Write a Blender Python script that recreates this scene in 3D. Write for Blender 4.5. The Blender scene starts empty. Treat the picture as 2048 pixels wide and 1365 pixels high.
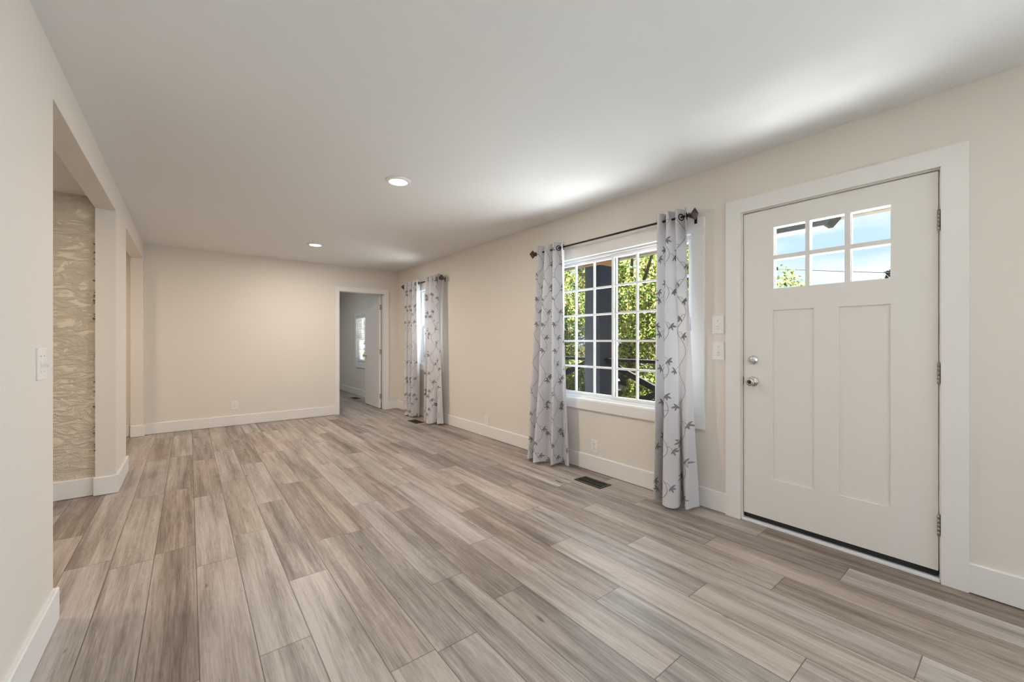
import bpy, bmesh, math, random
from mathutils import Vector, Matrix, noise
random.seed(7)
C = bpy.context.scene.collection
SC = bpy.context.scene
PI = math.pi

# ------------------------------------------------------------------ camera
cam = bpy.data.cameras.new('camera')
cam.sensor_width = 36.0
cam.lens = 820.0 / 2048.0 * 36.0
cam.clip_start = 0.02
cam.clip_end = 500
camo = bpy.data.objects.new('camera', cam)
C.objects.link(camo)
camo.location = (0, 0, 1.202)
camo.rotation_euler = (PI / 2, 0, -math.radians(38.2312))
SC.camera = camo

# ------------------------------------------------------------------ world, sun, exposure
SC.view_settings.view_transform = 'Standard'
SC.view_settings.look = 'None'
SC.view_settings.exposure = 0.46
SC.view_settings.gamma = 1.0
SC.view_settings.use_curve_mapping = False

w = bpy.data.worlds.new('sky')
SC.world = w
w.use_nodes = True
nt = w.node_tree
nt.nodes.clear()
def N(t, kind, **kw):
    n = t.nodes.new(kind)
    for k, v in kw.items():
        setattr(n, k, v)
    return n
tc = N(nt, 'ShaderNodeTexCoord')
mp = N(nt, 'ShaderNodeMapping'); mp.inputs['Scale'].default_value = (3.0, 3.0, 9.0); mp.inputs['Location'].default_value = (0.7, 0.2, 0.1)
ns = N(nt, 'ShaderNodeTexNoise'); ns.inputs['Scale'].default_value = 1.4; ns.inputs['Detail'].default_value = 7; ns.inputs['Roughness'].default_value = 0.55
cr = N(nt, 'ShaderNodeValToRGB')
cr.color_ramp.elements[0].position = 0.38; cr.color_ramp.elements[0].color = (0.50, 0.68, 0.98, 1)
cr.color_ramp.elements[1].position = 0.62; cr.color_ramp.elements[1].color = (0.90, 0.91, 0.94, 1)
bg = N(nt, 'ShaderNodeBackground'); bg.inputs['Strength'].default_value = 1.0
ow = N(nt, 'ShaderNodeOutputWorld')
nt.links.new(tc.outputs['Generated'], mp.inputs[0]); nt.links.new(mp.outputs[0], ns.inputs['Vector'])
nt.links.new(ns.outputs['Fac'], cr.inputs[0]); nt.links.new(cr.outputs[0], bg.inputs[0]); nt.links.new(bg.outputs[0], ow.inputs[0])

SUN_STRENGTH = 58.0
LAMP_W = 16.0
sun = bpy.data.lights.new('sun', 'SUN'); sun.energy = SUN_STRENGTH; sun.angle = 0.009; sun.color = (1.0, 0.985, 0.96)
suno = bpy.data.objects.new('sun', sun); C.objects.link(suno)
sd = Vector((0.60, 0.26, 0.76)).normalized()          # towards the sun
suno.rotation_euler = sd.to_track_quat('Z', 'Y').to_euler()
suno.location = (10, 4, 12)

# daylight lamps added outside the windows to boost the cool skylight indoors
def daylight_boost(loc, size, face, watts, col=(0.80, 0.90, 1.0)):
    l = bpy.data.lights.new('daylight_boost', 'AREA'); l.shape = 'RECTANGLE'; l.size, l.size_y = size; l.energy = watts; l.color = col
    o = bpy.data.objects.new('daylight_boost', l); C.objects.link(o); o.location = loc
    o.rotation_euler = Vector(face).to_track_quat('-Z', 'Z').to_euler()
daylight_boost((3.13, 2.32, 1.33), (1.45, 1.25), (-1, 0, 0), 22)
daylight_boost((3.13, 0.75, 1.73), (0.55, 0.38), (-1, 0, 0), 5)
daylight_boost((3.70, 0.75, 0.30), (0.9, 1.2), (-0.35, 0, 1), 80, (0.92, 0.96, 1.0))  # added lamp facing up, strengthens the porch bounce onto the ceiling
daylight_boost((3.13, 5.80, 1.42), (0.65, 1.10), (-1, 0, 0), 13)
daylight_boost((3.60, 8.82, 1.30), (1.2, 1.1), (-1, 0, 0), 5)
daylight_boost((3.13, -1.50, 1.33), (1.40, 1.25), (-1, 0, 0), 40, (0.60, 0.80, 1.0))
daylight_boost((1.05, -2.75, 1.17), (2.20, 1.65), (0, 1, 0), 8, (0.85, 0.93, 1.0))

# ------------------------------------------------------------------ dimensions
R, L, D, H = 2.938, -0.455, 7.03, 2.44
LT = 0.117                # left wall thickness
RT = 0.16                 # right (outer) wall thickness
YR = -2.6                 # rear wall
YB = 10.6                 # bedroom end wall
XK = -3.2                 # far side of the room beyond the left openings
HK = 2.325                # its ceiling

# ------------------------------------------------------------------ materials
MATS = {}
def principled(name, col, rough=0.5, metal=0.0, spec=0.5, bump=0.0, bscale=60.0, var=0.0, vscale=3.0):
    m = bpy.data.materials.new(name); m.use_nodes = True
    t = m.node_tree; b = t.nodes['Principled BSDF']
    b.inputs['Base Color'].default_value = (*col, 1)
    b.inputs['Roughness'].default_value = rough
    b.inputs['Metallic'].default_value = metal
    b.inputs['Specular IOR Level'].default_value = spec
    tcn = None
    if bump or var:
        tcn = N(t, 'ShaderNodeTexCoord')
    if bump:
        n = N(t, 'ShaderNodeTexNoise'); n.inputs['Scale'].default_value = bscale; n.inputs['Detail'].default_value = 4
        bp = N(t, 'ShaderNodeBump'); bp.inputs['Strength'].default_value = bump; bp.inputs['Distance'].default_value = 0.01
        t.links.new(tcn.outputs['Object'], n.inputs['Vector']); t.links.new(n.outputs['Fac'], bp.inputs['Height'])
        t.links.new(bp.outputs[0], b.inputs['Normal'])
    if var:
        n = N(t, 'ShaderNodeTexNoise'); n.inputs['Scale'].default_value = vscale; n.inputs['Detail'].default_value = 3
        mx = N(t, 'ShaderNodeMix', data_type='RGBA')
        mx.inputs['A'].default_value = (*[c * (1 - var) for c in col], 1)
        mx.inputs['B'].default_value = (*[min(1, c * (1 + var)) for c in col], 1)
        t.links.new(tcn.outputs['Object'], n.inputs['Vector']); t.links.new(n.outputs['Fac'], mx.inputs['Factor'])
        t.links.new(mx.outputs['Result'], b.inputs['Base Color'])
    MATS[name] = m
    return m

wall_paint = principled('cream_wall_paint', (0.78, 0.725, 0.66), 0.65, spec=0.3, bump=0.03, bscale=180)
ceil_paint = principled('ceiling_paint', (0.80, 0.795, 0.785), 0.8, spec=0.2, bump=0.03, bscale=140)
trim_paint = principled('white_trim_paint', (0.82, 0.80, 0.775), 0.38, bump=0.01, bscale=60)
door_paint = principled('white_door_paint', (0.80, 0.775, 0.74), 0.42, bump=0.012, bscale=50)
vinyl = principled('white_window_vinyl', (0.85, 0.86, 0.87), 0.3)
plate_white = principled('white_plastic', (0.84, 0.82, 0.79), 0.3)
slot_dark = principled('dark_slot', (0.05, 0.045, 0.04), 0.6)
bronze = principled('dark_bronze_metal', (0.035, 0.03, 0.028), 0.38, metal=0.7)
finial_metal = principled('aged_bronze_metal', (0.11, 0.095, 0.08), 0.45, metal=0.6, bump=0.1, bscale=90)
nickel = principled('satin_nickel', (0.62, 0.57, 0.50), 0.26, metal=1.0)
chrome = principled('bright_chrome', (0.74, 0.77, 0.80), 0.15, metal=1.0)
hinge_metal = principled('tarnished_hinge_metal', (0.42, 0.37, 0.32), 0.36, metal=0.9, var=0.25, vscale=60)
black_rubber = principled('black_rubber', (0.012, 0.011, 0.010), 0.7)
vent_metal = principled('dark_brown_vent_metal', (0.045, 0.042, 0.036), 0.42, metal=0.4)
void_black = principled('duct_dark', (0.006, 0.006, 0.006), 0.9)
navy = principled('dark_blue_porch_paint', (0.006, 0.0115, 0.024), 0.5, spec=0.3, bump=0.08, bscale=25, var=0.25, vscale=4)
black_rail = principled('black_rail_paint', (0.004, 0.004, 0.005), 0.8, spec=0.05)
timber = principled('orange_porch_timber', (0.24, 0.12, 0.05), 0.6, bump=0.1, bscale=30, var=0.3, vscale=7)
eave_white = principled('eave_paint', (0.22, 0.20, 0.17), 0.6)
concrete = principled('pale_concrete', (0.72, 0.71, 0.69), 0.8, var=0.08, vscale=2)
ground_m = principled('leafy_ground', (0.030, 0.028, 0.013), 0.95, spec=0.0, var=0.5, vscale=1.2)
bark = principled('tree_bark', (0.05, 0.033, 0.02), 0.9, bump=0.6, bscale=14, var=0.3, vscale=8)
outer_siding = principled('pale_siding', (0.55, 0.55, 0.54), 0.7)
car_paint = principled('grey_car_paint', (0.14, 0.15, 0.165), 0.4)
car_glass = principled('dark_car_glass', (0.03, 0.035, 0.04), 0.1)
wire_m = principled('black_wire', (0.015, 0.015, 0.015), 0.6)
blind_m = principled('white_blind', (0.82, 0.82, 0.81), 0.5)

def plaster():
    m = principled('rough_plaster', (0.74, 0.63, 0.49), 0.9, spec=0.2)
    t = m.node_tree; b = t.nodes['Principled BSDF']
    tcn = N(t, 'ShaderNodeTexCoord')
    mpn = N(t, 'ShaderNodeMapping'); mpn.inputs['Scale'].default_value = (6, 6, 13)
    n1 = N(t, 'ShaderNodeTexNoise'); n1.inputs['Scale'].default_value = 1.6; n1.inputs['Detail'].default_value = 8; n1.inputs['Roughness'].default_value = 0.62; n1.inputs['Distortion'].default_value = 1.1
    n2 = N(t, 'ShaderNodeTexNoise'); n2.inputs['Scale'].default_value = 0.7; n2.inputs['Detail'].default_value = 2
    rp = N(t, 'ShaderNodeValToRGB'); rp.color_ramp.elements[0].position = 0.42; rp.color_ramp.elements[1].position = 0.60
    bp = N(t, 'ShaderNodeBump'); bp.inputs['Strength'].default_value = 0.65; bp.inputs['Distance'].default_value = 0.02
    mx = N(t, 'ShaderNodeMix', data_type='RGBA'); mx.inputs['A'].default_value = (0.74, 0.63, 0.48, 1); mx.inputs['B'].default_value = (0.84, 0.76, 0.64, 1)
    t.links.new(tcn.outputs['Object'], mpn.inputs[0]); t.links.new(mpn.outputs[0], n1.inputs['Vector']); t.links.new(tcn.outputs['Object'], n2.inputs['Vector'])
    t.links.new(n1.outputs['Fac'], rp.inputs[0]); t.links.new(rp.outputs[0], bp.inputs['Height']); t.links.new(bp.outputs[0], b.inputs['Normal'])
    t.links.new(n2.outputs['Fac'], mx.inputs['Factor']); t.links.new(mx.outputs['Result'], b.inputs['Base Color'])
    return m
plaster_m = plaster()

def glass():
    m = bpy.data.materials.new('window_glass'); m.use_nodes = True
    t = m.node_tree; t.nodes.clear()
    tr = N(t, 'ShaderNodeBsdfTransparent'); tr.inputs[0].default_value = (0.97, 0.985, 0.98, 1)
    gl = N(t, 'ShaderNodeBsdfGlossy'); gl.inputs['Roughness'].default_value = 0.01
    fr = N(t, 'ShaderNodeLayerWeight'); fr.inputs[0].default_value = 0.5
    pw = N(t, 'ShaderNodeMath', operation='POWER'); pw.inputs[1].default_value = 4.0
    mu = N(t, 'ShaderNodeMath', operation='MULTIPLY_ADD'); mu.inputs[1].default_value = 0.6; mu.inputs[2].default_value = 0.02
    mx = N(t, 'ShaderNodeMixShader'); o = N(t, 'ShaderNodeOutputMaterial')
    t.links.new(fr.outputs['Facing'], pw.inputs[0]); t.links.new(pw.outputs[0], mu.inputs[0]); t.links.new(mu.outputs[0], mx.inputs[0]); t.links.new(tr.outputs[0], mx.inputs[1]); t.links.new(gl.outputs[0], mx.inputs[2]); t.links.new(mx.outputs[0], o.inputs[0])
    return m
glass_m = glass()

def screen():
    m = bpy.data.materials.new('insect_screen_mesh'); m.use_nodes = True
    t = m.node_tree; t.nodes.clear()
    tr = N(t, 'ShaderNodeBsdfTransparent'); df = N(t, 'ShaderNodeBsdfDiffuse'); df.inputs[0].default_value = (0.015, 0.018, 0.02, 1)
    mx = N(t, 'ShaderNodeMixShader'); mx.inputs[0].default_value = 0.15; o = N(t, 'ShaderNodeOutputMaterial')
    t.links.new(tr.outputs[0], mx.inputs[1]); t.links.new(df.outputs[0], mx.inputs[2]); t.links.new(mx.outputs[0], o.inputs[0])
    return m
screen_m = screen()

def emitter(name, col, s):
    m = bpy.data.materials.new(name); m.use_nodes = True
    t = m.node_tree; t.nodes.clear()
    e = N(t, 'ShaderNodeEmission'); e.inputs[0].default_value = (*col, 1); e.inputs[1].default_value = s
    o = N(t, 'ShaderNodeOutputMaterial'); t.links.new(e.outputs[0], o.inputs[0])
    return m
lamp_glow = emitter('lit_lamp_diffuser', (1.0, 0.93, 0.82), 6.0)

def cloth(name, col, trans):
    m = bpy.data.materials.new(name); m.use_nodes = True
    t = m.node_tree; t.nodes.clear()
    df = N(t, 'ShaderNodeBsdfDiffuse'); df.inputs[0].default_value = (*col, 1)
    tl = N(t, 'ShaderNodeBsdfTranslucent'); tl.inputs[0].default_value = (*col, 1)
    mx = N(t, 'ShaderNodeMixShader'); mx.inputs[0].default_value = trans; o = N(t, 'ShaderNodeOutputMaterial')
    tcn = N(t, 'ShaderNodeTexCoord'); n = N(t, 'ShaderNodeTexNoise'); n.inputs['Scale'].default_value = 260; n.inputs['Detail'].default_value = 2
    bp = N(t, 'ShaderNodeBump'); bp.inputs['Strength'].default_value = 0.15; bp.inputs['Distance'].default_value = 0.004
    t.links.new(tcn.outputs['Object'], n.inputs['Vector']); t.links.new(n.outputs['Fac'], bp.inputs['Height']); t.links.new(bp.outputs[0], df.inputs['Normal'])
    t.links.new(df.outputs[0], mx.inputs[1]); t.links.new(tl.outputs[0], mx.inputs[2]); t.links.new(mx.outputs[0], o.inputs[0])
    return m
cloth_m = cloth('lavender_white_cloth', (0.68, 0.665, 0.685), 0.13)
thread_m = principled('grey_embroidery_thread', (0.235, 0.215, 0.225), 0.8, spec=0.2, var=0.25, vscale=40)

def leaf_material(name, stops, trans=0.45):
    m = bpy.data.materials.new(name); m.use_nodes = True
    t = m.node_tree; t.nodes.clear()
    g = N(t, 'ShaderNodeNewGeometry'); r = N(t, 'ShaderNodeValToRGB')
    el = r.color_ramp.elements
    el[0].position = stops[0][0]; el[0].color = (*stops[0][1], 1)
    el[1].position = stops[-1][0]; el[1].color = (*stops[-1][1], 1)
    for p, c in stops[1:-1]:
        e = el.new(p); e.color = (*c, 1)
    df = N(t, 'ShaderNodeBsdfDiffuse'); tl = N(t, 'ShaderNodeBsdfTranslucent')
    mx = N(t, 'ShaderNodeMixShader'); mx.inputs[0].default_value = trans; o = N(t, 'ShaderNodeOutputMaterial')
    t.links.new(g.outputs['Random Per Island'], r.inputs[0])
    t.links.new(r.outputs[0], df.inputs[0]); t.links.new(r.outputs[0], tl.inputs[0])
    t.links.new(df.outputs[0], mx.inputs[1]); t.links.new(tl.outputs[0], mx.inputs[2]); t.links.new(mx.outputs[0], o.inputs[0])
    return m
leaf_m = leaf_material('yellow_green_leaves', [(0.0, (0.045, 0.080, 0.022)), (0.35, (0.150, 0.215, 0.050)), (0.7, (0.30, 0.32, 0.095)), (0.92, (0.37, 0.315, 0.12)), (1.0, (0.26, 0.15, 0.065))])
leaf_gold = leaf_material('golden_leaves', [(0.0, (0.05, 0.05, 0.01)), (0.5, (0.12, 0.09, 0.02)), (1.0, (0.15, 0.10, 0.03))])

def floor_material():
    m = bpy.data.materials.new('grey_oak_vinyl_planks'); m.use_nodes = True
    t = m.node_tree; b = t.nodes['Principled BSDF']; lk = t.links.new
    def math_(op, a, bb=None, clamp=False):
        n = N(t, 'ShaderNodeMath', operation=op); n.use_clamp = clamp
        for i, v in enumerate((a, bb)):
            if v is None: continue
            if hasattr(v, 'links'): lk(v, n.inputs[i])
            else: n.inputs[i].default_value = v
        return n.outputs[0]
    uv = N(t, 'ShaderNodeUVMap'); uv.uv_map = 'plank'
    at = N(t, 'ShaderNodeAttribute'); at.attribute_name = 'plank_rand'; at.attribute_type = 'GEOMETRY'
    sp = N(t, 'ShaderNodeSeparateXYZ'); lk(uv.outputs[0], sp.inputs[0])
    sc = N(t, 'ShaderNodeSeparateColor'); lk(at.outputs['Color'], sc.inputs[0])
    u, v = sp.outputs[0], sp.outputs[1]
    r1, r2, r3 = sc.outputs[0], sc.outputs[1], sc.outputs[2]
    off = math_('MULTIPLY', r2, 37.0)
    def coords(su, sv):
        cx = N(t, 'ShaderNodeCombineXYZ')
        lk(math_('MULTIPLY', u, su), cx.inputs[0]); lk(math_('MULTIPLY', v, sv), cx.inputs[1]); lk(off, cx.inputs[2])
        return cx.outputs[0]
    def noise_(vec, scale, det, rough=0.5, dist=0.0):
        n = N(t, 'ShaderNodeTexNoise'); n.inputs['Scale'].default_value = scale; n.inputs['Detail'].default_value = det
        n.inputs['Roughness'].default_value = rough; n.inputs['Distortion'].default_value = dist
        lk(vec, n.inputs['Vector']); return n.outputs['Fac']
    band = noise_(coords(15, 0.9), 1.0, 3, 0.5, 0.3)         # broad lengthwise bands
    mott = noise_(coords(9, 3.2), 1.0, 4, 0.6, 0.6)          # cloudy patches
    grain = noise_(coords(210, 7), 1.0, 5, 0.65, 0.3)        # fine grain
    warp = noise_(coords(7, 1.7), 1.0, 2)
    streak = noise_(coords(70, 1.6), 1.0, 4, 0.6, 0.4)
    # cathedral rings
    ring = math_('SINE', math_('MULTIPLY', math_('ADD', math_('MULTIPLY', u, 8.0), math_('MULTIPLY', warp, 3.6)), 26.0))
    ring = math_('MULTIPLY', math_('ADD', ring, 1.0), 0.5)
    ringm = math_('MULTIPLY', ring, math_('SUBTRACT', mott, 0.25, True))
    # overall tone value 0..1
    tone = math_('ADD', math_('MULTIPLY', math_('SUBTRACT', band, 0.5), 1.5), 0.56)
    tone = math_('ADD', tone, math_('MULTIPLY', math_('SUBTRACT', mott, 0.5), 0.45))
    tone = math_('ADD', tone, math_('MULTIPLY', math_('SUBTRACT', streak, 0.5), 0.80))
    tone = math_('ADD', tone, math_('MULTIPLY', math_('SUBTRACT', r1, 0.5), 0.40))
    tone = math_('ADD', tone, math_('MULTIPLY', math_('SUBTRACT', grain, 0.5), 1.15))
    tone = math_('SUBTRACT', tone, math_('MULTIPLY', ringm, 0.22), True)
    rp = N(t, 'ShaderNodeValToRGB'); el = rp.color_ramp.elements
    el[0].position = 0.0; el[0].color = (0.130, 0.104, 0.092, 1)
    el[1].position = 1.0; el[1].color = (0.500, 0.448, 0.408, 1)
    e = el.new(0.33); e.color = (0.245, 0.204, 0.180, 1)
    e = el.new(0.62); e.color = (0.365, 0.312, 0.276, 1)
    lk(tone, rp.inputs[0])
    # hue drift from plank to plank: greyer or browner
    hs = N(t, 'ShaderNodeHueSaturation'); lk(rp.outputs[0], hs.inputs['Color'])
    lk(math_('ADD', math_('MULTIPLY', r3, 0.5), 0.88), hs.inputs['Saturation'])
    # small knots and checks
    kn = noise_(coords(26, 5.5), 1.0, 2, 0.4)
    kmask = N(t, 'ShaderNodeMapRange'); kmask.inputs[1].default_value = 0.735; kmask.inputs[2].default_value = 0.80; lk(kn, kmask.inputs[0])
    mk = N(t, 'ShaderNodeMix', data_type='RGBA'); mk.inputs['B'].default_value = (0.075, 0.05, 0.036, 1)
    lk(math_('MULTIPLY', kmask.outputs[0], 0.75), mk.inputs['Factor']); lk(hs.outputs[0], mk.inputs['A'])
    # bevelled seams
    su = math_('MINIMUM', u, math_('SUBTRACT', 0.181, u)); uv2 = N(t, 'ShaderNodeUVMap'); uv2.uv_map = 'ends'
    sp2 = N(t, 'ShaderNodeSeparateXYZ'); lk(uv2.outputs[0], sp2.inputs[0])
    sv = math_('MINIMUM', sp2.outputs[0], sp2.outputs[1])
    s = math_('MINIMUM', su, sv)
    sm = N(t, 'ShaderNodeMapRange'); sm.inputs[1].default_value = 0.0010; sm.inputs[2].default_value = 0.0024; sm.inputs[3].default_value = 1.0; sm.inputs[4].default_value = 0.0; lk(s, sm.inputs[0])
    ms = N(t, 'ShaderNodeMix', data_type='RGBA'); ms.inputs['B'].default_value = (0.075, 0.058, 0.048, 1)
    lk(math_('MULTIPLY', sm.outputs[0], 0.85), ms.inputs['Factor']); lk(mk.outputs['Result'], ms.inputs['A'])
    lk(ms.outputs['Result'], b.inputs['Base Color'])
    b.inputs['Specular IOR Level'].default_value = 0.5
    lk(math_('ADD', math_('MULTIPLY', grain, 0.12), 0.33), b.inputs['Roughness'])
    bp = N(t, 'ShaderNodeBump'); bp.inputs['Strength'].default_value = 0.12; bp.inputs['Distance'].default_value = 0.003
    hgt = math_('SUBTRACT', grain, math_('MULTIPLY', sm.outputs[0], 2.0)); lk(hgt, bp.inputs['Height']); lk(bp.outputs[0], b.inputs['Normal'])
    return m
floor_m = floor_material()

# ------------------------------------------------------------------ mesh helpers
def bx(bm, x0, y0, z0, x1, y1, z1, mi=0, bevel=0.0):
    tmp = bmesh.new() if bevel else bm
    vs = [tmp.verts.new(p) for p in ((x0, y0, z0), (x1, y0, z0), (x1, y1, z0), (x0, y1, z0), (x0, y0, z1), (x1, y0, z1), (x1, y1, z1), (x0, y1, z1))]
    fs = [tmp.faces.new([vs[i] for i in q]) for q in ((3, 2, 1, 0), (4, 5, 6, 7), (0, 1, 5, 4), (1, 2, 6, 5), (2, 3, 7, 6), (3, 0, 4, 7))]
    for f in fs: f.material_index = mi
    if bevel:
        bmesh.ops.bevel(tmp, geom=tmp.edges[:], offset=bevel, segments=2, affect='EDGES', profile=0.6)
        join(bm, tmp, mi)
def join(bm, tmp, mi=None, M=None):
    vm = {}
    for v in tmp.verts: vm[v] = bm.verts.new(M @ v.co if M else v.co)
    for f in tmp.faces:
        try:
            nf = bm.faces.new([vm[v] for v in f.verts]); nf.material_index = f.material_index if mi is None else mi; nf.smooth = f.smooth
        except ValueError: pass
    tmp.free()
def grid_panel(bm, us, vs, holes, w0, w1, P, mi=0):
    """A flat slab in (u, v) with thickness w0..w1 and rectangular holes; P maps (u, v, w) to a point."""
    U = sorted(set([us[0], us[1]] + [h for q in holes for h in (q[0], q[1]) if us[0] < h < us[1]]))
    V = sorted(set([vs[0], vs[1]] + [h for q in holes for h in (q[2], q[3]) if vs[0] < h < vs[1]]))
    def solid(i, j):
        if i < 0 or j < 0 or i >= len(U) - 1 or j >= len(V) - 1: return False
        cu, cv = (U[i] + U[i + 1]) / 2, (V[j] + V[j + 1]) / 2
        return not any(q[0] < cu < q[1] and q[2] < cv < q[3] for q in holes)
    cache = {}
    def vert(i, j, k):
        if (i, j, k) not in cache: cache[(i, j, k)] = bm.verts.new(P(U[i], V[j], (w0, w1)[k]))
        return cache[(i, j, k)]
    def quad(*ids):
        f = bm.faces.new([vert(*q) for q in ids]); f.material_index = mi
    for i in range(len(U) - 1):
        for j in range(len(V) - 1):
            if not solid(i, j): continue
            quad((i, j, 0), (i, j + 1, 0), (i + 1, j + 1, 0), (i + 1, j, 0))
            quad((i, j, 1), (i + 1, j, 1), (i + 1, j + 1, 1), (i, j + 1, 1))
            if not solid(i - 1, j): quad((i, j, 0), (i, j, 1), (i, j + 1, 1), (i, j + 1, 0))
            if not solid(i + 1, j): quad((i + 1, j, 0), (i + 1, j + 1, 0), (i + 1, j + 1, 1), (i + 1, j, 1))
            if not solid(i, j - 1): quad((i, j, 0), (i + 1, j, 0), (i + 1, j, 1), (i, j, 1))
            if not solid(i, j + 1): quad((i, j + 1, 0), (i, j + 1, 1), (i + 1, j + 1, 1), (i + 1, j + 1, 0))
PX = lambda u, v, w: (w, u, v)      # a slab across x: u = y, v = z
PY = lambda u, v, w: (u, w, v)      # a slab across y: u = x, v = z
def tube(bm, pts, r, seg=10, mi=0, cap=True):
    pts = [Vector(p) for p in pts]; rings = []
    for i, p in enumerate(pts):
        d = (pts[min(i + 1, len(pts) - 1)] - pts[max(i - 1, 0)]).normalized()
        a = d.orthogonal().normalized() if i == 0 else (rings_a - d * rings_a.dot(d)).normalized()
        rings_a = a; b = d.cross(a)
        rr = r[i] if isinstance(r, (list, tuple)) else r
        rings.append([bm.verts.new(p + (a * math.cos(2 * PI * k / seg) + b * math.sin(2 * PI * k / seg)) * rr) for k in range(seg)])
    for i in range(len(rings) - 1):
        for k in range(seg):
            f = bm.faces.new((rings[i][k], rings[i][(k + 1) % seg], rings[i + 1][(k + 1) % seg], rings[i + 1][k])); f.material_index = mi; f.smooth = True
    if cap:
        for ring in (rings[0][::-1], rings[-1]):
            f = bm.faces.new(ring); f.material_index = mi
def lathe(bm, prof, M, seg=28, mi=0):
    """prof = [(radius, height)] turned round local z, placed by matrix M."""
    rings = []
    for r, h in prof:
        if r < 1e-6: rings.append([bm.verts.new(M @ Vector((0, 0, h)))])
        else: rings.append([bm.verts.new(M @ Vector((r * math.cos(2 * PI * k / seg), r * math.sin(2 * PI * k / seg), h))) for k in range(seg)])
    for a, b in zip(rings, rings[1:]):
        for k in range(seg):
            q = [a[k % len(a)], a[(k + 1) % len(a)], b[(k + 1) % len(b)], b[k % len(b)]]
            q = list(dict.fromkeys(q))
            if len(q) > 2:
                f = bm.faces.new(q); f.material_index = mi; f.smooth = True
def obj(name, bm, mats, parent=None, smooth=False):
    me = bpy.data.meshes.new(name)
    bmesh.ops.recalc_face_normals(bm, faces=bm.faces[:]) if not bm.faces.layers.int.get('keep') else None
    bm.to_mesh(me); bm.free()
    for m in (mats if isinstance(mats, (list, tuple)) else [mats]): me.materials.append(m)
    if smooth:
        for p in me.polygons: p.use_smooth = True
    o = bpy.data.objects.new(name, me); C.objects.link(o)
    if parent is not None:
        o.parent = parent
        o.matrix_parent_inverse = Matrix.Translation(parent.location).inverted() @ Matrix.Identity(4)
    return o
def tag(o, label, cat, group=None):
    o['label'] = label; o['category'] = cat
    if group: o['group'] = group
    return o
def thing(name, label, cat, loc, group=None):
    o = bpy.data.objects.new(name, None); C.objects.link(o); o.location = loc; o.empty_display_size = 0.1
    return tag(o, label, cat, group)
def structure(name, label, cat, bm=None, mats=None, loc=(0, 0, 0)):
    if bm is None:
        o = bpy.data.objects.new(name, None); C.objects.link(o); o.location = loc; o.empty_display_size = 0.1
    else: o = obj(name, bm, mats)
    o['kind'] = 'structure'; o['label'] = label; o['category'] = cat
    return o
def copy_thing(src, loc, label, group=None):
    r = src.copy(); C.objects.link(r); r.location = loc; r['label'] = label
    if group: r['group'] = group
    for ch in list(src.children):
        c = ch.copy(); C.objects.link(c); c.parent = r
        for g in ch.children:
            d = g.copy(); C.objects.link(d); d.parent = c
    return r

# ------------------------------------------------------------------ floor
def build_floor():
    me = bpy.data.meshes.new('floor')
    PW, PL = 0.181, 1.22
    known = {-1: 3.05, 0: 2.745, 1: 3.04, 2: 2.30, 3: 2.66, 4: 1.42, 5: 1.83, 6: 1.55, 7: 2.05, 8: 1.25, 9: 1.75, 10: 1.0, 11: 1.48, 12: 0.78, 13: 1.2, 14: 0.6, 15: 1.05}
    V, F, UV, EN, COL = [], [], [], [], []
    rnd = random.Random(11)
    x_min, x_max, y_min, y_max = XK, R + 0.10, YR, YB
    i0, i1 = math.floor((x_min - 0.03) / PW), math.ceil((x_max - 0.03) / PW)
    for i in range(i0, i1):
        xa, xb = 0.03 + i * PW, 0.03 + (i + 1) * PW
        ca, cb = max(xa, x_min), min(xb, x_max)
        if cb <= ca: continue
        o = known.get(i, rnd.uniform(0, PL)) % PL
        j = math.floor((y_min - o) / PL)
        while o + j * PL < y_max:
            ya, yb = o + j * PL, o + (j + 1) * PL
            da, db = max(ya, y_min), min(yb, y_max)
            j += 1
            if db <= da: continue
            k = len(V); V += [(ca, da, 0), (cb, da, 0), (cb, db, 0), (ca, db, 0)]; F.append((k, k + 1, k + 2, k + 3))
            for px, py in ((ca, da), (cb, da), (cb, db), (ca, db)):
                UV.append((px - xa, py - ya)); EN.append((py - ya, yb - py))
            COL.append((rnd.random(), rnd.random(), rnd.random(), 1))
    me.from_pydata(V, [], F)
    ul = me.uv_layers.new(name='plank'); el = me.uv_layers.new(name='ends')
    for n in range(len(UV)): ul.data[n].uv = UV[n]; el.data[n].uv = EN[n]
    ca = me.attributes.new('plank_rand', 'FLOAT_COLOR', 'FACE')
    for n, c in enumerate(COL): ca.data[n].color = c
    me.materials.append(floor_m); me.update()
    o = bpy.data.objects.new('floor', me); C.objects.link(o)
    o['kind'] = 'structure'; o['label'] = 'grey brown wood plank floor running through all the rooms'; o['category'] = 'floor'
build_floor()

# ------------------------------------------------------------------ shell
# openings in the right wall (y0, y1, z0, z1)
DOOR = (0.283, 1.213, -0.02, 2.062)
WIN1 = (1.556, 3.084, 0.646, 2.008)
WIN2 = (5.44, 6.16, 0.83, 2.02)
WIN3 = (8.30, 9.34, 0.72, 1.752)
WIN4 = (-2.25, -0.75, 0.646, 2.008)        # added behind the camera to light the foreground
REAR = (-0.1, 2.2, 0.3, 2.05)              # rear wall window, added behind the camera for fill light
bm = bmesh.new()
grid_panel(bm, (YR - 0.12, YB), (-0.02, H + 0.1), [DOOR, WIN1, WIN2, WIN3, WIN4], R, R + RT, PX)
structure('wall_right', 'cream painted wall with the front door and the curtained windows', 'wall', bm, wall_paint)
bm = bmesh.new()
grid_panel(bm, (YR, D), (0, H), [(2.581, 4.500, -1, 2.235), (5.157, 6.945, -1, 2.245)], L - LT, L, PX)
structure('wall_left', 'pale wall on the left with two open doorways', 'wall', bm, wall_paint)
BD = (1.925, 2.70, -1, 2.03)
bm = bmesh.new()
grid_panel(bm, (XK, R), (0, H), [BD], D, D + 0.12, PY)
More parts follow.
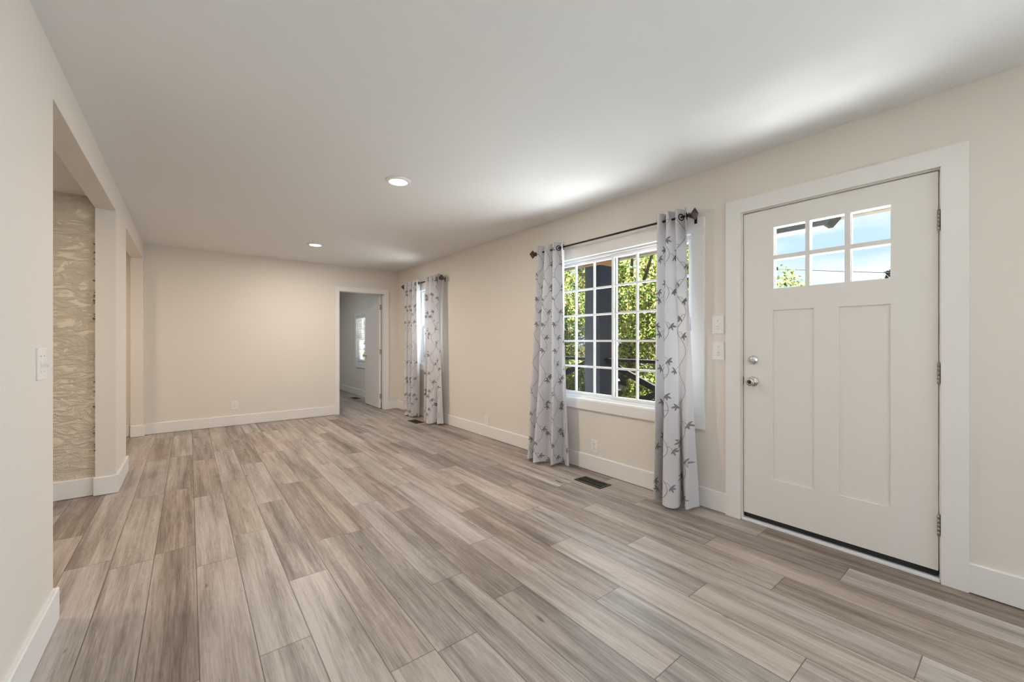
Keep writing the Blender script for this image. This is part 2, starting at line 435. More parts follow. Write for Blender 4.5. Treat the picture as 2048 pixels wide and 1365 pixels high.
structure('wall_back', 'cream end wall with the open bedroom doorway', 'wall', bm, wall_paint)
bm = bmesh.new()
grid_panel(bm, (XK, R), (0, H), [REAR], YR - 0.12, YR, PY)
structure('wall_rear', 'cream wall behind the viewpoint', 'wall', bm, wall_paint)
bm = bmesh.new(); bx(bm, L - LT, YR - 0.12, H, R + RT, YB + 0.1, H + 0.08)
structure('ceiling', 'smooth white ceiling of the long room', 'ceiling', bm, ceil_paint)
bm = bmesh.new(); bx(bm, XK, YR - 0.12, HK, L - LT, D, HK + 0.08)
structure('ceiling_side', 'lower ceiling of the room beyond the left openings', 'ceiling', bm, ceil_paint)
bm = bmesh.new(); bx(bm, XK - 0.1, YR - 0.12, 0, XK, YB, H)
structure('wall_far_left', 'cream wall of the room beyond the openings', 'wall', bm, wall_paint)
bm = bmesh.new(); bx(bm, 0.2, YB, 0, R, YB + 0.1, H); bx(bm, 0.1, D + 0.12, 0, 0.2, YB + 0.1, H)
structure('wall_bedroom', 'pale walls of the bedroom beyond the open door', 'wall', bm, wall_paint)

# rough plastered chimney breast seen through the first opening
bm = bmesh.new()
n, mz = 60, 70
x0, x1 = -2.3, L - LT - 0.001
vv = []
for j in range(mz + 1):
    row = []
    for i in range(n + 1):
        x = x0 + (x1 - x0) * i / n; z = HK * j / mz
        p = Vector((x * 6, 3.0, z * 9)); d = 0.007 * noise.fractal(p, 0.8, 2.0, 4) + 0.004 * abs(noise.noise(p * 2.2))
        row.append(bm.verts.new((x, 4.535 + d, z)))
    vv.append(row)
for j in range(mz):
    for i in range(n):
        f = bm.faces.new((vv[j][i], vv[j][i + 1], vv[j + 1][i + 1], vv[j + 1][i])); f.smooth = True
bx(bm, x0, 4.56, 0, x1, 5.00, HK)
for k in range(26):                      # ragged gaps down the edge beside the pillar
    z = random.uniform(0.25, 2.2); s = random.uniform(0.004, 0.010)
    bx(bm, x1 - random.uniform(0.004, 0.016), 4.522, z, x1 - 0.001, 4.535, z + s, 1)
structure('wall_chimney', 'rough cream plastered chimney breast beside the pillar', 'wall', bm, [plaster_m, principled('dark_crack', (0.16, 0.09, 0.05), 0.9)])

# baseboards: a profile (flat board with eased top edge) along a plan line, offset to the room side
def board(bm, a, b, nrm, h=0.142, t=0.016):
    a, b, nn = Vector((*a, 0)), Vector((*b, 0)), Vector((*nrm, 0))
    prof = [(0, 0.004), (t, 0.004), (t, h - 0.004), (t - 0.004, h), (0, h)]
    ra = [bm.verts.new(a + nn * p + Vector((0, 0, z))) for p, z in prof]; rb = [bm.verts.new(b + nn * p + Vector((0, 0, z))) for p, z in prof]
    k = len(prof)
    for i in range(k): bm.faces.new((ra[i], ra[(i + 1) % k], rb[(i + 1) % k], rb[i]))
    bm.faces.new(ra[::-1]); bm.faces.new(rb)
T = 0.016
bm = bmesh.new()
for a, b in ((YR, 0.187), (1.312, D), (D + 0.12, YB)): board(bm, (R, a), (R, b), (-1, 0))
structure('baseboard_right', 'white baseboard along the window wall', 'baseboard', bm, trim_paint)
bm = bmesh.new()
board(bm, (L, YR), (L, 2.581 + T), (1, 0)); board(bm, (L - LT, 2.581), (L, 2.581), (0, 1))
board(bm, (L, 4.500 - T), (L, 5.157 + T), (1, 0)); board(bm, (L - LT - 0.008, 4.500), (L, 4.500), (0, -1)); board(bm, (L - LT, 5.157), (L, 5.157), (0, 1))
board(bm, (L, 6.945 - T), (L, D), (1, 0)); board(bm, (L - LT, 6.945), (L, 6.945), (0, -1))
structure('baseboard_left', 'white baseboard wrapping the left wall ends and pillar', 'baseboard', bm, trim_paint)
bm = bmesh.new()
board(bm, (L + T, D), (1.864, D), (0, -1)); board(bm, (2.768, D), (R - T, D), (0, -1)); board(bm, (XK, D), (L - LT - 0.02, D), (0, -1))
structure('baseboard_back', 'white baseboard along the end wall', 'baseboard', bm, trim_paint)
bm = bmesh.new(); board(bm, (-2.3, 4.535), (L - LT - 0.001, 4.535), (0, -1))
structure('baseboard_chimney', 'white baseboard under the plastered chimney breast', 'baseboard', bm, trim_paint)

# ------------------------------------------------------------------ front door
d1 = structure('door_1', 'white craftsman front door with six small panes', 'door', loc=(R, 0.75, 0))
bm = bmesh.new()
grid_panel(bm, (0.187, 1.314), (0, 2.158), [(0.280, 1.220, -1, 2.066)], R - 0.02, R + 0.001, PX)
obj('door_casing', bm, trim_paint, d1)
bm = bmesh.new()
grid_panel(bm, (0.262, 1.234), (0, 2.085), [(0.286, 1.210, -1, 2.059)], R + 0.001, R + RT, PX)
grid_panel(bm, (0.264, 1.232), (0.01, 2.083), [(0.303, 1.192, -1, 2.043)], R + 0.052, R + 0.09, PX)
obj('door_jamb', bm, trim_paint, d1)
lu = [(0.468, 0.638), (0.664, 0.832), (0.855, 1.025)]; lv = [(1.537, 1.723), (1.749, 1.930)]
lites = [(a, b, c, d) for a, b in lu for c, d in lv]
pans = [(0.469, 0.690, 0.312, 1.400), (0.811, 1.030, 0.312, 1.400)]
bm = bmesh.new()
DF = R + 0.004
grid_panel(bm, (0.2915, 1.2055), (0.052, 2.0525), lites + pans, DF, DF + 0.0075, PX)
grid_panel(bm, (0.2915, 1.2055), (0.052, 2.0525), lites, DF + 0.0075, DF + 0.044, PX)
obj('door_leaf', bm, door_paint, d1)
bm = bmesh.new()
for a, b, c, d in lites: grid_panel(bm, (a - 0.002, b + 0.002), (c - 0.002, d + 0.002), [(a + 0.0035, b - 0.0035, c + 0.0035, d - 0.0035)], DF + 0.012, DF + 0.034, PX)
obj('glazing_bead', bm, vinyl, d1)
for a, b, c, d in lites:
    bm = bmesh.new(); bx(bm, DF + 0.021, a, c, DF + 0.025, b, d); obj('glass_pane', bm, glass_m, d1)
bm = bmesh.new(); bx(bm, DF + 0.006, 0.292, 0.024, DF + 0.04, 1.205, 0.053); obj('door_sweep', bm, black_rubber, d1)
bm = bmesh.new()
bx(bm, R - 0.012, 0.283, 0.0, R + RT + 0.05, 1.213, 0.016, bevel=0.003); bx(bm, DF + 0.045, 0.287, 0.016, R + RT + 0.02, 1.209, 0.026)
obj('threshold', bm, vinyl, d1)
for z in (1.805, 1.041, 0.284):
    bm = bmesh.new()
    for k in range(5): lathe(bm, [(0, 0), (0.0062, 0), (0.0062, 0.0195), (0, 0.0195)], Matrix.Translation((R - 0.004, 0.2885, z - 0.052 + k * 0.0206)), 14)
    lathe(bm, [(0, 0), (0.005, 0.001), (0.0035, 0.006), (0, 0.007)], Matrix.Translation((R - 0.004, 0.2885, z + 0.051)), 12)
    bx(bm, R - 0.0005, 0.276, z - 0.051, R + 0.006, 0.2915, z + 0.051)
    obj('hinge', bm, hinge_metal, d1)
RX = Matrix.Rotation(-PI / 2, 4, 'Y')         # local z -> -x, into the room
bm = bmesh.new()
MM = Matrix.Translation((DF, 1.147, 1.076)) @ RX
lathe(bm, [(0, 0), (0.031, 0), (0.031, 0.004), (0.027, 0.010), (0.020, 0.013), (0.019, 0.016), (0, 0.016)], MM)
tp = bmesh.new(); bx(tp, -0.020, -0.0055, 0.014, 0.020, 0.0055, 0.030, bevel=0.003)
join(bm, tp, 0, MM @ Matrix.Rotation(math.radians(72), 4, 'Z'))
obj('deadbolt', bm, chrome, d1)['label'] = 'bright chrome deadbolt turn'
bm = bmesh.new()
MM = Matrix.Translation((DF, 1.147, 0.933)) @ RX
lathe(bm, [(0, 0), (0.033, 0), (0.033, 0.004), (0.028, 0.009), (0.015, 0.013), (0.012, 0.020), (0.012, 0.030), (0.018, 0.036), (0.0255, 0.044), (0.027, 0.053), (0.024, 0.061), (0.016, 0.066), (0.012, 0.066), (0.011, 0.064), (0, 0.064)], MM)
kb = obj('door_knob', bm, nickel, d1); kb['label'] = 'satin nickel knob with a push button'
bm = bmesh.new(); lathe(bm, [(0, 0.0635), (0.008, 0.0635), (0.007, 0.070), (0, 0.071)], MM, 18); bo = obj('lock_button', bm, slot_dark, kb)
bm = bmesh.new(); bx(bm, DF - 0.002, 1.205, 0.905, DF + 0.03, 1.2095, 0.961); obj('strike_plate', bm, slot_dark, d1)

# ------------------------------------------------------------------ windows
def casing(parent, o, wth=0.09, head=0.097, sill=0.087):
    bm = bmesh.new()
    y0, y1, z0, z1 = o
    bx(bm, R - 0.020, y0 - wth, z0 - sill, R, y1 + wth, z0, bevel=0.002)          # apron board
    bx(bm, R - 0.020, y0 - wth, z1, R, y1 + wth, z1 + head, bevel=0.002)
    bx(bm, R - 0.020, y0 - wth, z0, R, y0, z1, bevel=0.002); bx(bm, R - 0.020, y1, z0, R, y1 + wth, z1, bevel=0.002)
    obj('casing', bm, trim_paint, parent)
    bm = bmesh.new()                                                              # lining of the opening and vinyl frame
    grid_panel(bm, (y0 - 0.001, y1 + 0.001), (z0 - 0.001, z1 + 0.001), [(y0 + 0.010, y1 - 0.010, z0 + 0.010, z1 - 0.010)], R - 0.014, R + 0.05, PX)
    grid_panel(bm, (y0 + 0.001, y1 - 0.001), (z0 + 0.001, z1 - 0.001), [(y0 + 0.030, y1 - 0.030, z0 + 0.034, z1 - 0.034)], R + 0.03, R + 0.12, PX)
    obj('window_frame', bm, vinyl, parent)
def sash(parent, y0, y1, z0, z1, cols, rows, xa, stile=0.028, mun=0.0185, name='sash'):
    gu = [y0 + stile + (y1 - y0 - 2 * stile) * k / cols for k in range(cols + 1)]; gv = [z0 + stile + (z1 - z0 - 2 * stile) * k / rows for k in range(rows + 1)]
    holes = []
    for i in range(cols):
        for j in range(rows):
            holes.append((gu[i] + (mun / 2 if i else 0), gu[i + 1] - (mun / 2 if i < cols - 1 else 0), gv[j] + (mun / 2 if j else 0), gv[j + 1] - (mun / 2 if j < rows - 1 else 0)))
    bm = bmesh.new()
    grid_panel(bm, (y0, y1), (z0, z1), [(gu[0], gu[-1], gv[0], gv[-1])], xa, xa + 0.034, PX)
    grid_panel(bm, (gu[0] - 0.001, gu[-1] + 0.001), (gv[0] - 0.001, gv[-1] + 0.001), holes, xa + 0.010, xa + 0.026, PX)
    s = obj(name, bm, vinyl, parent)
    bm = bmesh.new(); bx(bm, xa + 0.016, gu[0], gv[0], xa + 0.020, gu[-1], gv[-1]); obj('glass', bm, glass_m, s)
    return s
w1 = structure('window_1', 'wide white gridded sliding window beside the front door', 'window', loc=(R, 2.32, 0.646))
casing(w1, WIN1)
sash(w1, 1.588, 2.332, 0.682, 1.972, 3, 5, R + 0.035, 0.024)
sash(w1, 2.308, 3.052, 0.682, 1.972, 3, 5, R + 0.058, 0.024)
bm = bmesh.new(); bx(bm, R + 0.122, 2.306, 0.682, R + 0.123, 3.052, 1.972); obj('insect_screen', bm, screen_m, w1)
bm = bmesh.new(); bx(bm, R + 0.022, 1.592, 1.28, R + 0.036, 1.604, 1.38, bevel=0.003); obj('latch', bm, vinyl, w1)
w2 = structure('window_2', 'narrow white window behind the far curtains', 'window', loc=(R, 5.80, 0.83))
casing(w2, WIN2)
sash(w2, 5.472, 6.128, 1.41, 1.984, 1, 1, R + 0.090, 0.045); sash(w2, 5.472, 6.128, 0.866, 1.45, 1, 1, R + 0.055, 0.05)
w3 = structure('window_3', 'small white bedroom window seen past the open door', 'window', loc=(R, 8.82, 0.72))
casing(w3, WIN3, 0.07, 0.075, 0.10)
sash(w3, 8.332, 9.308, 1.22, 1.716, 4, 2, R + 0.074, 0.032); sash(w3, 8.332, 9.308, 0.756, 1.26, 4, 2, R + 0.035, 0.032)
w4 = structure('added_window_4', 'added white window behind the viewpoint lighting the foreground', 'window', loc=(R, -1.5, 0.646))
casing(w4, WIN4); sash(w4, -2.218, -0.782, 0.682, 1.972, 6, 5, R + 0.035)
w5 = structure('added_window_5', 'added white window in the rear wall for fill light', 'window', loc=(1.05, YR, 0.3))
bm = bmesh.new(); grid_panel(bm, (REAR[0] - 0.08, REAR[1] + 0.08), (REAR[2] - 0.08, REAR[3] + 0.08), [REAR], YR, YR + 0.02, PY)
grid_panel(bm, REAR[:2], REAR[2:], [(-0.06, 1.03, 0.34, 2.01), (1.07, 2.16, 0.34, 2.01)], YR - 0.09, YR - 0.05, PY); obj('window_frame', bm, trim_paint, w5)
bm = bmesh.new(); bx(bm, REAR[0], YR - 0.072, REAR[2], REAR[1], YR - 0.068, REAR[3]); obj('glass', bm, glass_m, w5)

# ------------------------------------------------------------------ bedroom doorway and door
d2 = structure('door_2', 'white bedroom door standing open in the end wall', 'door', loc=(2.70, D, 0))
bm = bmesh.new()
for a, b in ((D - 0.018, D), (D + 0.12, D + 0.138)): grid_panel(bm, (1.864, 2.768), (0, 2.098), [(1.933, 2.697, -1, 2.022)], a, b, PY)
obj('door_casing', bm, trim_paint, d2)
bm = bmesh.new()
grid_panel(bm, (1.91, 2.72), (0, 2.05), [(1.938, 2.690, -1, 2.018)], D - 0.001, D + 0.121, PY); obj('door_jamb', bm, trim_paint, d2)
bm = bmesh.new(); bx(bm, 2.645, D + 0.135, 0.012, 2.680, D + 0.135 + 0.735, 2.012, bevel=0.002)
obj('door_leaf', bm, door_paint, d2)
for z in (1.80, 1.01, 0.22):
    bm = bmesh.new(); bx(bm, 2.655, D + 0.127, z - 0.045, 2.690, D + 0.1345, z + 0.045)
    lathe(bm, [(0, -0.046), (0.0065, -0.046), (0.0065, 0.046), (0, 0.046)], Matrix.Translation((2.684, D + 0.128, z)), 12); obj('hinge', bm, hinge_metal, d2)
bm = bmesh.new()
lathe(bm, [(0, 0), (0.032, 0), (0.030, 0.008), (0.012, 0.014), (0.012, 0.030), (0.022, 0.038), (0.027, 0.050), (0.024, 0.060), (0, 0.065)], Matrix.Translation((2.645, D + 0.81, 0.93)) @ RX); obj('door_knob', bm, nickel, d2)
bm = bmesh.new(); bx(bm, 1.937, D + 0.04, 0.88, 1.941, D + 0.075, 0.94); obj('strike_plate', bm, hinge_metal, d2)

# ------------------------------------------------------------------ ceiling lights
def ceiling_light(x, y, label, watts=LAMP_W):
    t = thing('ceiling_light', label, 'ceiling light', (x, y, H), 'round recessed ceiling lights')
    M = Matrix.Translation((x, y, H)) @ Matrix.Rotation(PI, 4, 'X')
    bm = bmesh.new()
    lathe(bm, [(0.068, 0.001), (0.070, 0.014), (0.085, 0.013), (0.093, 0.007), (0.095, 0.0), (0.068, 0.0)], M, 40); obj('trim_ring', bm, plate_white, t)
    bm = bmesh.new(); lathe(bm, [(0.069, 0.004), (0.066, 0.0105), (0.035, 0.0125), (0, 0.013)], M, 40); obj('diffuser', bm, lamp_glow, t)
    l = bpy.data.lights.new('recessed_lamp', 'AREA'); l.shape = 'DISK'; l.size = 0.13; l.energy = watts; l.color = (1.0, 0.91, 0.80)
    lo = bpy.data.objects.new('recessed_lamp', l); C.objects.link(lo); lo.location = (x, y, H - 0.0145); lo.parent = t; lo.matrix_parent_inverse = Matrix.Translation(t.location).inverted()
    return t
ceiling_light(1.27, 3.03, 'round lit ceiling light nearer the front door')
ceiling_light(1.27, 5.68, 'round lit ceiling light nearer the end wall', LAMP_W * 1.25)
ceiling_light(1.27, 0.38, 'round lit ceiling light above the viewpoint', LAMP_W * 0.3)
for x, y, z in ((-1.5, 3.1, HK), (-1.9, 6.0, HK), (1.5, 8.8, H), (1.27, -1.6, H)):  # unseen lamps added to fill the side room, bedroom and behind the viewpoint
    l = bpy.data.lights.new('added_fill_lamp', 'AREA'); l.shape = 'DISK'; l.size = 0.45 if z == HK else 0.15; l.energy = 18 if z == HK else (10 if y > 5 else LAMP_W * 0.3); l.color = (1.0, 0.85, 0.68) if z == HK else ((0.86, 0.94, 1.0) if y > 5 else (1.0, 0.92, 0.83))
    lo = bpy.data.objects.new('added_fill_lamp', l); C.objects.link(lo); lo.location = (x, y, z - 0.02)

# ------------------------------------------------------------------ outlets, switches, vents
def plate_matrix(loc, face):
    """local x = along the wall (viewer's right), local y = up, local z = out of the wall."""
    if face == '-x': cols = (Vector((0, -1, 0)), Vector((0, 0, 1)), Vector((-1, 0, 0)))
    elif face == '-y': cols = (Vector((1, 0, 0)), Vector((0, 0, 1)), Vector((0, -1, 0)))
    else: cols = (Vector((0, 1, 0)), Vector((0, 0, 1)), Vector((1, 0, 0)))
    M = Matrix.Identity(4)
    for i, c in enumerate(cols):
        for j in range(3): M[j][i] = c[j]
    return Matrix.Translation(loc) @ M
def loc_box(M, *a, mi=0, bevel=0.0):
    bm = bmesh.new(); bx(bm, *a, mi=mi, bevel=bevel); bm.transform(M); return bm
def outlet(loc, face, label, wd=0.078, ht=0.118):
    M = plate_matrix(loc, face); t = thing('wall_outlet', label, 'outlet', loc, 'duplex wall outlets')
    obj('cover_plate', loc_box(M, -wd / 2, -ht / 2, 0, wd / 2, ht / 2, 0.006, bevel=0.002), plate_white, t)
    for s in (-1, 1):
        r = obj('socket', loc_box(M, -0.017, s * 0.0205 - 0.0145, 0.004, 0.017, s * 0.0205 + 0.0145, 0.0078, bevel=0.003), plate_white, t)
        bm = bmesh.new()
        for xx, hh in ((-0.0065, 0.010), (0.0065, 0.008)): bx(bm, xx - 0.0013, s * 0.0205 - 0.002, 0.0072, xx + 0.0013, s * 0.0205 - 0.002 + hh, 0.0082)
        bx(bm, -0.0025, s * 0.0205 - 0.010, 0.0072, 0.0025, s * 0.0205 - 0.0055, 0.0082)
        bm.transform(M); obj('slots', bm, slot_dark, r)
    bm = bmesh.new(); lathe(bm, [(0, 0.0075), (0.003, 0.007), (0.0034, 0.005)], M, 12); obj('screw', bm, nickel, t)
def switch(loc, face, label, toggles=(0,), wd=0.084, ht=0.127):
    M = plate_matrix(loc, face); t = thing('light_switch', label, 'light switch', loc, 'wall light switches')
    obj('cover_plate', loc_box(M, -wd / 2, -ht / 2, 0, wd / 2, ht / 2, 0.006, bevel=0.002), plate_white, t)
    for x in toggles:
        bm = bmesh.new(); bx(bm, x - 0.0055, -0.012, 0.005, x + 0.0055, 0.012, 0.0072)
        tp = bmesh.new(); bx(tp, -0.0042, -0.0045, 0, 0.0042, 0.0045, 0.016, bevel=0.0015); join(bm, tp, 0, Matrix.Translation((x, -0.003, 0.005)) @ Matrix.Rotation(math.radians(28), 4, 'X'))
        bm.transform(M); obj('toggle', bm, plate_white, t)
        for yy in (-0.03, 0.03):
            bm = bmesh.new(); lathe(bm, [(0, 0.0072), (0.0028, 0.0068), (0.0032, 0.005)], M @ Matrix.Translation((x, yy, 0)), 10); obj('screw', bm, hinge_metal, t)
outlet((R, 2.497, 0.232), '-x', 'white wall outlet under the large window')
outlet((R, 4.248, 0.200), '-x', 'white wall outlet on the bare stretch between the two windows', ht=0.11)
outlet((0.510, D, 0.288), '-y', 'white wall outlet low on the end wall')
switch((R, 1.374, 1.316), '-x', 'upper of the two white switches left of the front door')
switch((R, 1.373, 1.132), '-x', 'lower of the two white switches left of the front door')
switch((L, 2.394, 1.113), '+x', 'white double switch on the left wall near its end', toggles=(-0.023, 0.023), wd=0.118, ht=0.122)

def vent(x0, y0, x1, y1, label):
    t = thing('floor_vent', label, 'floor vent', ((x0 + x1) / 2, (y0 + y1) / 2, 0), 'dark metal floor vents')
    bm = bmesh.new(); b = 0.022
    grid_panel(bm, (x0, x1), (y0, y1), [(x0 + b, x1 - b, y0 + b, y1 - b)], 0.0005, 0.005, lambda u, v, w: (u, v, w)); obj('frame', bm, vent_metal, t)
    bm = bmesh.new(); k = 13
    for i in range(k + 1):
        y = y0 + b + (y1 - y0 - 2 * b) * i / k
        bx(bm, x0 + b - 0.001, y - 0.003, 0.001, x1 - b + 0.001, y + 0.003, 0.004)
    bx(bm, (x0 + x1) / 2 - 0.004, y0 + b, 0.001, (x0 + x1) / 2 + 0.004, y1 - b, 0.0042); obj('louvers', bm, vent_metal, t)
    bm = bmesh.new(); bx(bm, x0 + b, y0 + b, 0.0003, x1 - b, y1 - b, 0.0009); obj('duct_shade', bm, void_black, t)  # black sheet standing in for the shade down inside the vent
vent(2.618, 2.169, 2.764, 2.455, 'dark floor vent in front of the large window')
vent(2.580, 5.535, 2.722, 5.830, 'dark floor vent beside the far curtains')
vent(2.685, 8.640, 2.816, 8.945, 'dark floor vent in the bedroom floor')

# ------------------------------------------------------------------ curtains
def catmull(P, s):
    n = len(P) - 1; x = s * n; i = min(int(x), n - 1); f = x - i
    p0, p1, p2, p3 = P[max(i - 1, 0)], P[i], P[i + 1], P[min(i + 2, n)]
    return tuple(0.5 * (2 * p1[k] + (p2[k] - p0[k]) * f + (2 * p0[k] - 5 * p1[k] + 4 * p2[k] - p3[k]) * f * f + (3 * p1[k] - p0[k] - 3 * p2[k] + p3[k]) * f ** 3) for k in (0, 1))
class Cloth:
    def __init__(s, top, bot, z1, z0, seed):
        s.top, s.bot, s.z1, s.z0, s.seed = top, bot, z1, z0, seed
        K = 400; s.arc = [0.0]; pv = None
        for i in range(K + 1):
            a = catmull(top, i / K); b = catmull(bot, i / K); p = Vector(((a[0] + b[0]) / 2, (a[1] + b[1]) / 2))
            if pv is not None: s.arc.append(s.arc[-1] + (p - pv).length)
            pv = p
        s.K = K; s.width = s.arc[-1]
    def s_at(s, d):
        d = max(0, min(s.width, d)); lo, hi = 0, s.K
        while hi - lo > 1:
            m = (lo + hi) // 2
            if s.arc[m] <= d: lo = m
            else: hi = m
        return (lo + (d - s.arc[lo]) / max(1e-6, s.arc[hi] - s.arc[lo])) / s.K
    def point(s, u, t):
        a = catmull(s.top, u); b = catmull(s.bot, u)
        e = t * 0.75 + 0.25 * t * t
        x = a[0] + (b[0] - a[0]) * e; y = a[1] + (b[1] - a[1]) * e
        q = noise.noise(Vector((u * 9, t * 3.2, s.seed))) * 0.011 * min(1, t * 4) * (1 - 0.3 * t)
        x += q; y += noise.noise(Vector((u * 7, t * 2.6, s.seed + 9))) * 0.008 * min(1, t * 4)
        z = s.z1 + (s.z0 - s.z1) * t + (0.006 * math.sin(u * 23 + s.seed) * t)
        return Vector((x, y, z))
    def normal(s, u, t):
        d = 0.002
        a = s.point(min(1, u + d), t) - s.point(max(0, u - d), t); b = s.point(u, min(1, t + d)) - s.point(u, max(0, t - d))
        return a.cross(b).normalized()
def curtain(top, bot, label, seed, z1=2.172, z0=0.022, group='vine embroidered curtain panels'):
    c = Cloth(top, bot, z1, z0, seed); rnd = random.Random(seed)
    bm = bmesh.new(); NS, NT = 110, 46
    G = [[bm.verts.new(c.point(i / NS, j / NT)) for i in range(NS + 1)] for j in range(NT + 1)]
    for j in range(NT):
        for i in range(NS):
            f = bm.faces.new((G[j][i], G[j][i + 1], G[j + 1][i + 1], G[j + 1][i])); f.smooth = True
    hgt = z1 - z0
    # which side of the cloth faces the room: towards -x at mid height
    nmean = sum((c.normal(k / 20, 0.5).x for k in range(1, 20)))
    sg = -1 if nmean > 0 else 1
    def at(d, h, o):       # d = metres along the cloth, h = metres down from the top
        u = c.s_at(d); t = max(0, min(1, h / hgt)); return c.point(u, t) + c.normal(u, t) * (sg * o)
    def strip(pts, w0, w1, o):
        prev = None
        for i, (d, h) in enumerate(pts):
            a = pts[max(i - 1, 0)]; b = pts[min(i + 1, len(pts) - 1)]
            tx, ty = b[0] - a[0], b[1] - a[1]; ln = math.hypot(tx, ty) or 1; nx, ny = -ty / ln, tx / ln
            wd = w0 + (w1 - w0) * i / (len(pts) - 1)
            cur = (bm.verts.new(at(d + nx * wd, h + ny * wd, o)), bm.verts.new(at(d - nx * wd, h - ny * wd, o)))
            if prev:
                f = bm.faces.new((prev[0], prev[1], cur[1], cur[0])); f.material_index = 1
            prev = cur
    def leaf(d, h, ang, ln, wd, o):
        pr = [(0, 0.10), (0.2, 0.75), (0.45, 1.0), (0.7, 0.78), (0.9, 0.35), (1.0, 0.02)]
        ca, sa = math.cos(ang), math.sin(ang); prev = None
        for q, ww in pr:
            px, py = d + ca * ln * q, h + sa * ln * q
            cur = (bm.verts.new(at(px - sa * wd * ww, py + ca * wd * ww, o)), bm.verts.new(at(px + sa * wd * ww, py - ca * wd * ww, o)))
            if prev:
                f = bm.faces.new((prev[0], prev[1], cur[1], cur[0])); f.material_index = 1
            prev = cur
    O = 0.0016
    sp = 0.125; nv = max(3, int(c.width / sp)); sp = c.width / nv
    for v in range(nv):
        d0 = sp * (v + 0.5); ph = (v % 2) * 0.14 + rnd.uniform(0, 0.05); per = 0.285; amp = 0.033
        vine = lambda h: d0 + amp * math.sin(2 * PI * (h + ph) / per)
        h = 0.0; pts = []
        while h <= hgt - 0.004: pts.append((vine(h), h)); h += 0.018
        pts = [p for p in pts if 0.006 < p[0] < c.width - 0.006]
        if len(pts) > 2: strip(pts, 0.0017, 0.0017, O)
        k = 0; h = 0.05 + ph * 0.5
        while h < hgt - 0.03:
            side = 1 if math.cos(2 * PI * (h + ph) / per) > 0 else -1
            bd, bh = vine(h), h
            ex, ey = bd + side * 0.040, bh + 0.022
            st = [(bd + (ex - bd) * q, bh + (ey - bh) * q - 0.012 * math.sin(q * PI)) for q in (0, 0.25, 0.5, 0.75, 1)]
            if 0.02 < ex < c.width - 0.02:
                strip(st, 0.0014, 0.0014, O)
                base = 0.25 if side > 0 else PI - 0.25
                for da, ln, wd in ((0.0, 0.045, 0.0076), (0.9, 0.040, 0.0070), (-0.9, 0.037, 0.0066), (1.8, 0.032, 0.0056)):
                    leaf(ex, ey, base + da * side + rnd.uniform(-0.15, 0.15), ln * rnd.uniform(0.85, 1.15), wd, O + 0.0004)
            h += 0.1425 * 0.9; k += 1
    for f in bm.faces:      # keep winding as made
        pass
    t = thing('curtain', label, 'curtain', (c.point(0.5, 1).x, c.point(0.5, 1).y, z0), group)
    bm.faces.layers.int.new('keep')
    obj('cloth_panel', bm, [cloth_m, thread_m], t)
    ng = len(top) - 1
    for k in [q for q in range(ng) if q % 2 == 0 or q == ng - 2]:
        u = (k + 0.5) / ng; tt = (z1 - 2.112) / hgt
        p = c.point(u, tt); nrm = c.normal(u, tt)
        M = Matrix.Translation(p) @ nrm.to_track_quat('Z', 'Y').to_matrix().to_4x4()
        gm = bmesh.new(); prof = []
        for q in range(9):
            a = 2 * PI * q / 8; prof.append((0.0225 + 0.0045 * math.cos(a), 0.0035 * math.sin(a)))
        lathe(gm, prof, M, 24); obj('grommet', gm, bronze, t)
    return t
def zig(y0, y1, n, x=2.842, a=0.048, first=1):
    return [(x + (a if (k % 2 == 0) == (first > 0) else -a), y0 + (y1 - y0) * k / (n - 1)) for k in range(n)]
# left panel of the large window
curtain(zig(3.185, 2.785, 8),
        [(2.845, 3.235), (2.660, 3.130), (2.780, 3.070), (2.615, 2.985), (2.770, 2.935), (2.700, 2.815), (2.850, 2.835), (2.800, 2.690)],
        'vine embroidered curtain at the far side of the large window', 3)
curtain(zig(1.800, 1.545, 8, a=0.044),
        [(2.860, 1.825), (2.720, 1.745), (2.850, 1.715), (2.670, 1.640), (2.720, 1.555), (2.850, 1.590), (2.730, 1.500), (2.850, 1.465)],
        'vine embroidered curtain next to the front door', 5)
curtain(zig(6.500, 5.960, 8),
        [(2.860, 6.44), (2.700, 6.20), (2.840, 6.17), (2.720, 6.09), (2.840, 6.06), (2.735, 6.02), (2.860, 6.00), (2.810, 5.95)],
        'vine embroidered curtain nearest the bedroom doorway', 8)
curtain(zig(5.720, 5.270, 8),
        [(2.860, 5.63), (2.735, 5.58), (2.820, 5.53), (2.685, 5.41), (2.730, 5.32), (2.840, 5.31), (2.765, 5.23), (2.850, 5.19)],
        'vine embroidered curtain on the near side of the narrow window', 12)

